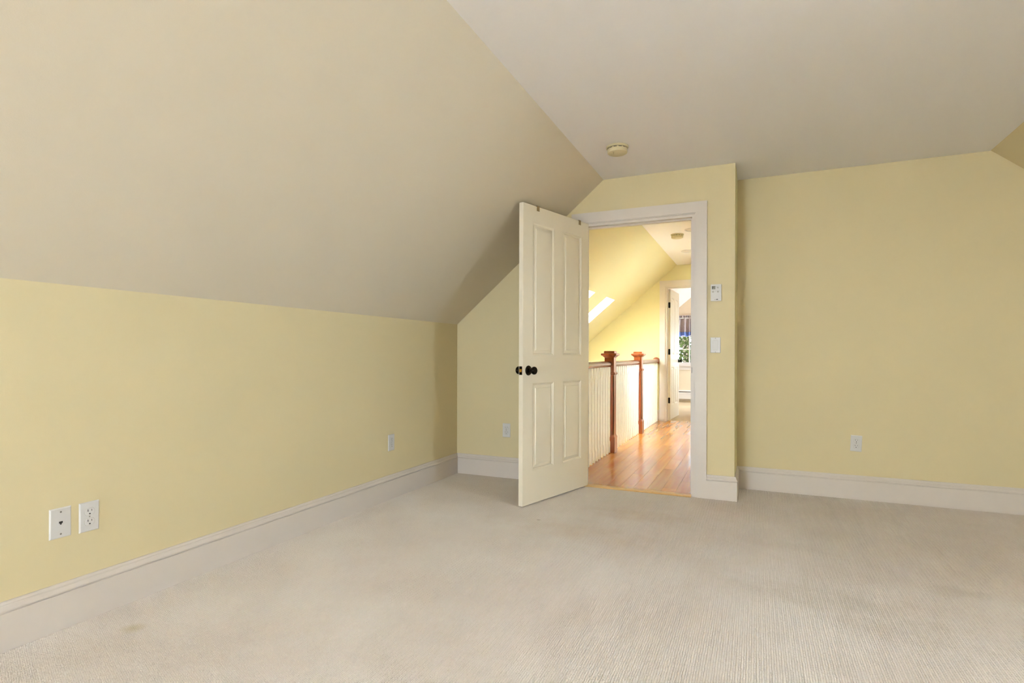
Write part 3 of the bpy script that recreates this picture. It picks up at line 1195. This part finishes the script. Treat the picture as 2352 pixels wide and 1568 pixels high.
for i, (a, b) in enumerate(SK):
    skylight('window_%d' % (4 + i), ['white skylight in the hall slope partly hidden by the door edge',
             'white skylight in the hall slope nearest the far wall'][i], a, b, SX0, SX1, hz)
skylight('window_3', 'added, unseen white skylight in the left slope of the bedroom behind the camera', RS[0], RS[1], RS[2], RS[3], bz)

# ------------------------------------------------------------------ the far bedroom
FX0, FX1 = -.02, 3.2
m = MB()
m.prism([(FX0 - .1, hz(FX0 - .1)), (HXS, HZC), (HXS, HZC + .1), (FX0 - .1, hz(FX0 - .1) + .1)], 'y', HY + WT, FY + .1)
m.box((HXS, HY + WT, HZC), (FX1 + .1, FY + .1, HZC + .1))
struct(m.build('ceiling_far_room', PINKW), 'white sloped ceiling of the far bedroom', 'ceiling')
WX0, WX1, WZ0, WZ1 = .700, 1.710, .800, 1.830
m = MB()
m.box((FX0, FY, -.1), (FX1, FY + .1, WZ0))
m.prism([(FX0, WZ0), (WX0, WZ0), (WX0, hz(WX0) + .02), (FX0, hz(FX0) + .02)], 'y', FY, FY + .1)
m.prism([(WX0, WZ1), (WX1, WZ1), (WX1, HZC + .02), (HXS, HZC + .02), (WX0, hz(WX0) + .02)], 'y', FY, FY + .1)
m.box((WX1, FY, WZ0), (FX1, FY + .1, HZC + .02))
struct(m.build('wall_far_gable', BEIGE), 'beige gable wall of the far bedroom with the curtained window')
m = MB()
m.box((FX0 - .1, HY + WT, -.1), (FX0, FY, hz(FX0) + .02))
struct(m.build('wall_far_left', BEIGE), 'beige knee wall of the far bedroom')
RY0, RY1, RZ0, RZ1 = 6.9, 7.85, .7, 1.7  # opening for an unseen side window added to brighten the far room
m = MB()
m.box((FX1, HY + WT, -.1), (FX1 + .1, FY, RZ0))
m.box((FX1, HY + WT, RZ1), (FX1 + .1, FY, HZC + .02))
m.box((FX1, HY + WT, RZ0), (FX1 + .1, RY0, RZ1))
m.box((FX1, RY1, RZ0), (FX1 + .1, FY, RZ1))
m.box((2.25, HY, -.1), (FX1 + .1, HY + WT, HZC + .02))
struct(m.build('wall_far_right', BEIGE), 'beige right wall of the far bedroom')
m = MB()
m.box((FX0, HY + WT - .03, -.1), (FX1, FY, -.001))
struct(m.build('floor_far_room', CARPET2), 'beige carpeted floor of the far bedroom', 'floor')
make_window('window_6', 'white divided window of the far bedroom with trees outside',
            Matrix.Translation((WX0, FY, WZ0)), WX1 - WX0, WZ1 - WZ0, 3, 2, casing=.05, mid=.625)
portal(((WX0 + WX1) / 2, FY + .11, (WZ0 + WZ1) / 2), (0, -1, 0), WX1 - WX0, WZ1 - WZ0)
make_window('window_7', 'added, unseen white side window of the far bedroom',
            Matrix.Translation((FX1, RY1, RZ0)) @ Matrix.Rotation(-PI / 2, 4, 'Z'), RY1 - RY0, RZ1 - RZ0, 2, 2)
portal((FX1 + .11, (RY0 + RY1) / 2, (RZ0 + RZ1) / 2), (-1, 0, 0), RY1 - RY0, RZ1 - RZ0)

make_window('window_8', 'added, unseen white side window in the right wall of the hall',
            Matrix.Translation((2.14, HW[1], HW[2])) @ Matrix.Rotation(-PI / 2, 4, 'Z'), HW[1] - HW[0], HW[3] - HW[2], 2, 2)
portal((2.25, (HW[0] + HW[1]) / 2, (HW[2] + HW[3]) / 2), (-1, 0, 0), HW[1] - HW[0], HW[3] - HW[2])

# gathered valance with a blue flounce
val = tag(empty('window_valance', loc=(0, FY - .075, 0)), 'mauve gathered valance with blue hem on the far window', 'valance')


def cloth(z0, z1, amp0, amp1, yoff, x0=WX0 - .05, x1=WX1 + .08, n=420, rows=8, lam=.09, scal=0.):
    rnd = random.Random(5)
    ph = [rnd.uniform(-.6, .6) for _ in range(60)]
    vs, fs = [], []
    for j in range(rows + 1):
        t = j / rows
        for i in range(n + 1):
            xx = x0 + (x1 - x0) * i / n
            p = 2 * PI * xx / lam + 1.2 * math.sin(xx * 23) + .6 * math.sin(xx * 51 + 1)
            a = amp1 + (amp0 - amp1) * t
            zz = z0 + (z1 - z0) * t
            if j == 0:
                zz += scal * math.sin(2 * PI * xx / .15)
            vs.append((xx, yoff + a * math.sin(p), zz))
    for j in range(rows):
        for i in range(n):
            b = j * (n + 1) + i
            fs.append((b, b + 1, b + n + 2, b + n + 1))
    m = MB()
    m.add(vs, fs)
    return m


def thicken(o, t):
    md = o.modifiers.new('cloth_thickness', 'SOLIDIFY')
    md.thickness = t


o = cloth(1.50, 1.815, .012, .038, 0).build('curtain', VALANCE, val, smooth=True)
thicken(o, .002)
o = cloth(1.815, 1.862, .016, .012, 0, lam=.03).build('ruffled_header', VALANCE, val, smooth=True)
thicken(o, .002)
o = cloth(1.432, 1.512, .038, .040, -.004, scal=.022).build('flounce', BLUEF, val, smooth=True)
thicken(o, .002)
tag(o, 'blue flounce')
m = MB()
m.lathe([(.009, WX0 - .05), (.009, WX1 + .10)], 'x', 14, (0, 0, 1.812))
m.build('curtain_rod', BALW, val, smooth=True)

# baseboard heater
ht = tag(empty('baseboard_heater', loc=(0, FY, 0)), 'long white baseboard heater below the far window', 'heater')
HX0, HX1 = .1, 2.6
m = MB()
m.prism([(0, .03), (-.004, .03), (-.004, .250), (-.050, .250), (-.056, .236), (-.052, .236), (-.048, .245), (0, .256)], 'x', HX0, HX1)
m.build('back_panel', HEATER, ht)
m = MB()
m.prism([(-.062, .075), (-.066, .075), (-.066, .205), (-.056, .214), (-.054, .212), (-.062, .203)], 'x', HX0, HX1)
m.build('front_cover', HEATER, ht)
m = MB()
m.box((HX0 + .02, -.05, .09), (HX1 - .02, -.012, .20))
m.build('fins', FIN, ht)
for xx in (HX0, HX1 - .03):
    m = MB()
    m.box((xx, -.068, .02), (xx + .03, 0, .257))
    m.build('end_cap', HEATER, ht, bevel=.003)
for xx in (.6, 1.2, 1.8, 2.3):
    m = MB()
    m.box((xx, -.064, .0), (xx + .006, -.002, .24))
    m.build('bracket', FIN, ht)

# ------------------------------------------------------------------ outdoors
m = MB()
m.box((-40, -40, -3.3), (40, 60, -3.1))
struct(m.build('ground', GROUND), 'ground far below the windows, paled to bounce daylight up', 'ground')


def make_tree(loc, h, r, n, seed, label):
    rnd = random.Random(seed)
    root = tag(empty('garden_tree', loc=loc), label, 'tree', 'trees outside the far window')
    m = MB()
    rr = []
    for k in range(9):
        t = k / 8
        rad = .16 * (1 - .7 * t)
        ox, oy = .12 * math.sin(3 * t + seed), .1 * math.cos(4 * t)
        rr.append([(ox + rad * math.cos(a), oy + rad * math.sin(a), h * .95 * t) for a in [2 * PI * q / 10 for q in range(10)]])
    m.rings(rr)
    for k in range(16):
        z0 = h * rnd.uniform(.3, .85)
        a = rnd.uniform(0, 2 * PI)
        L = rnd.uniform(.5, .9) * r
        p0 = Vector((0, 0, z0))
        p1 = p0 + Vector((math.cos(a) * L, math.sin(a) * L, rnd.uniform(.1, .6)))
        d = (p1 - p0).normalized()
        u = d.orthogonal().normalized()
        v = d.cross(u)
        m.rings([[tuple(p + (u * math.cos(w) + v * math.sin(w)) * rad) for w in (0, 1.26, 2.51, 3.77, 5.03)] for p, rad in ((p0, .05), (p1, .012))])
    m.build('trunk', BARK, root, smooth=True)
    m = MB()
    for k in range(n):
        a, cth = rnd.uniform(0, 2 * PI), rnd.uniform(-1, 1)
        rad = rnd.uniform(.25, 1) ** .5
        sn = math.sqrt(1 - cth * cth)
        c = Vector((r * rad * sn * math.cos(a), r * rad * sn * math.sin(a), h * .54 + h * .45 * rad * cth))
        u = Vector((rnd.uniform(-1, 1), rnd.uniform(-1, 1), rnd.uniform(-1, 1))).normalized()
        v = u.orthogonal().normalized()
        L = rnd.uniform(.035, .07)
        m.add([c - u * L, c + v * L * .45, c + u * L, c - v * L * .45], [(0, 1, 2, 3)])
    f = m.build('foliage', LEAF, root)
    f['kind'] = 'stuff'
    return root


make_tree((.72, 10.3, -3.1), 8.2, 1.2, 30000, 1, 'dense dark evergreen close outside the far window')
make_tree((-1.75, 10.6, -3.1), 8.0, 1.15, 18000, 2, 'dense dark evergreen left of the close one')
make_tree((3.2, 10.7, -3.1), 8.4, 1.15, 18000, 3, 'dense dark evergreen right of the close one')
